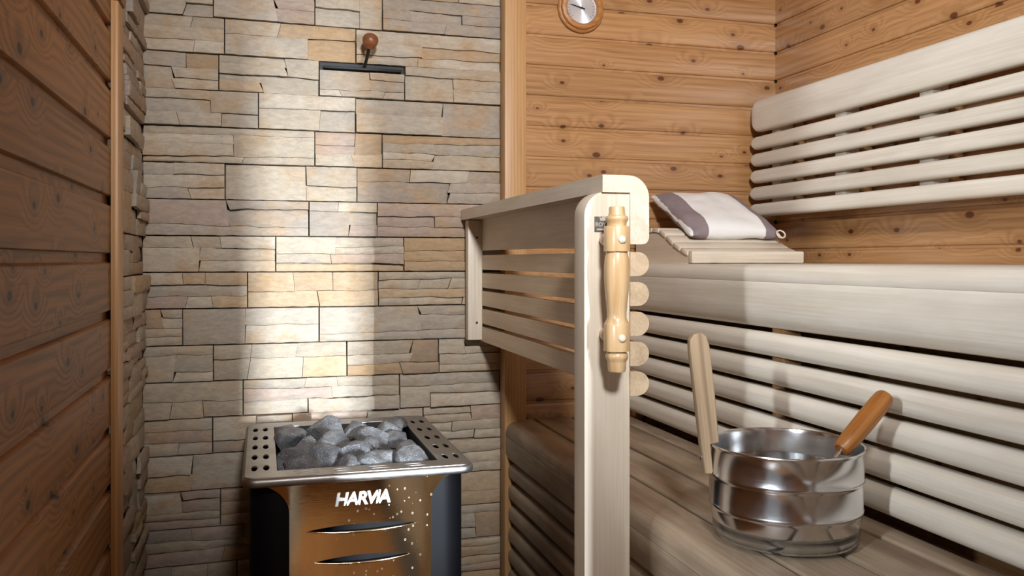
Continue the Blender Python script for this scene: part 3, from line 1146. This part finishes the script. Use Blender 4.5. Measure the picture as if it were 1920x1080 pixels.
# heater stones
STONES = [(.060, 2.030, .070, 'dark split stone in the far left corner of the heater'),
          (.096, 1.944, .088, 'long pointed stone near the left rim of the heater'),
          (.151, 2.078, .082, 'broad grey stone at the far edge left of centre on the heater'),
          (.165, 1.925, .096, 'flat oblong stone in the middle row of the heater, left of centre'),
          (.212, 2.075, .058, 'small rounded stone at the far edge behind the centre of the heater'),
          (.244, 1.993, .074, 'pale humped stone in the middle of the far heater row'),
          (.292, 2.075, .060, 'dark small stone in the far right part of the heater'),
          (.302, 1.985, .060, 'pointed light grey stone beside the right rim, far row of the heater'),
          (.122, 1.818, .086, 'coarse speckled stone in the second heater row from the front, left of centre'),
          (.203, 1.838, .086, 'pale angular stone in the centre of the heater pile'),
          (.262, 1.800, .088, 'largest light grey stone right of centre near the heater front'),
          (.312, 1.885, .064, 'flat grey stone against the right rim of the heater'),
          (.306, 1.755, .072, 'split stone in the front right corner of the heater'),
          (.064, 1.785, .084, 'brownish stone in the front left corner of the heater'),
          (.093, 1.737, .060, 'low flat stone at the front edge, left part of the heater'),
          (.163, 1.746, .070, 'small angular stone at the front edge left of the heater centre'),
          (.046, 1.895, .062, 'dark narrow stone by the left rim, halfway along the heater'),
          (.058, 2.118, .066, 'dark stone in the rear left corner of the heater, behind the split one'),
          (.246, 1.905, .058, 'small wedge stone between the two pale middle stones of the heater'),
          (.330, 2.125, .056, 'shadowed stone in the rear right corner of the heater'),
          (.218, 1.738, .064, 'small grey stone at the front edge right of the heater centre')]


def rock_mesh(name, sx, sy, sz, seed):
    rng = random.Random(seed)
    bm = bmesh.new()
    bmesh.ops.create_icosphere(bm, subdivisions=4, radius=1)
    planes = []
    for _ in range(9):
        d = Vector((rng.gauss(0, 1), rng.gauss(0, 1), rng.gauss(0, 1))).normalized()
        planes.append((d, rng.uniform(.50, .80)))
    for vt in bm.verts:
        c = vt.co.copy()
        for d, r in planes:
            k = c.dot(d) - r
            if k > 0:
                c -= d * k
        c *= 1 + .05 * noise.noise(c * 2.2 + Vector((seed, 0, 0))) + .025 * noise.noise(c * 6 + Vector((0, seed, 0)))
        vt.co = (c.x * sx, c.y * sy, c.z * sz)
    return bm_done(bm, name, 24)


for i, (x, y, w, lab) in enumerate(STONES):
    rg = random.Random(50 + i)
    me = rock_mesh('sauna_stone', w * .64, max(.050, w * .60), w * .50, 50 + i)
    x = min(max(x, IX0 + .58 * w), IX1 - .58 * w)
    y = min(max(y, IY0 + .046), IY1 - .046)
    o = obj('sauna_stone', me, 'rock', None, T(x, y, HT - .020 + rg.uniform(-.006, .010) + (.008 if y > 1.95 else 0), rg.uniform(-.35, .35), rg.uniform(-.4, .4), rg.uniform(-.5, .5)))
    tag(o, lab, 'stone', 'stones in the heater')
# ------------------------------------------------------------------ damper handle in the stone wall
dz = ZA - CH * 2
dh = empty('damper_handle', (.26, 2.29, dz + .082), 'black iron damper lever with round brown wooden knob in the stone wall slot', 'lever')
obj('plate', box_mesh('plate', .157, .362, 2.283, 2.310, dz + .0725, dz + .0785, .001), 'iron', dh)
obj('rod', tube_mesh('rod', [(.262, 2.292, dz + .078), (.263, 2.276, dz + .084), (.266, 2.262, dz + .098), (.271, 2.240, dz + .128)], .0042, 10), 'iron', dh)
kn = lathe_mesh('knob', [(0, -.021), (.010, -.0205), (.0125, -.016), (.018, -.009), (.0208, 0), (.0205, .006), (.017, .0135), (.010, .0185), (0, .0205)], 28)
obj('knob', kn, 'knob', dh, T(.272, 2.233, dz + .138, rx=.25, ry=.1))
obj('slot_back', box_mesh('slot_back', .149, .370, 2.308, 2.3154, dz + .069, dz + .0915), 'iron', dh)

# ------------------------------------------------------------------ thermometer on the pine wall
th = empty('thermometer', (.868, 2.27, ZC + .711), 'round dial thermometer in a turned wooden frame on the pine wall', 'thermometer')
TH = lambda dy=0, dx=0, dz_=0: T(.868 + dx, 2.2705 - dy, ZC + .711 + dz_, rx=PI / 2)
fr = lathe_mesh('frame', [(.046, .004), (.0655, 0), (.0685, .004), (.0685, .010), (.066, .013), (.0625, .014), (.0615, .017), (.0600, .022), (.054, .025),
                          (.0480, .0245), (.0455, .021), (.0450, .012), (.0455, .006)], 64, 35)
obj('frame', fr, 'frame', th, TH())
dl = obj('dial', lathe_mesh('dial', [(0, .004), (.0452, .004), (.0452, .012), (.0445, .0125), (0, .0125)], 64, 30), 'dial', th, TH())
for i in range(21):
    a = math.radians(-130 + 13 * i)
    mk = box_mesh('mark', -.0004, .0004, .033 if i % 2 == 0 else .036, .040, .0126, .0130)
    obj('scale_mark', mk, 'iron', dl, TH() @ Matrix.Rotation(-a, 4, 'Z'))
nd = curve_mesh('needle', [[(-.0018, -.010), (.0018, -.010), (.0012, .030), (0, .035), (-.0012, .030)]], .0004)
obj('needle', nd, 'iron', dl, TH(.0145) @ Matrix.Rotation(math.radians(76), 4, 'Z'))
obj('needle_hub', lathe_mesh('hub', [(0, .0126), (.003, .0126), (.003, .0155), (0, .016)], 16), 'iron', dl, TH())
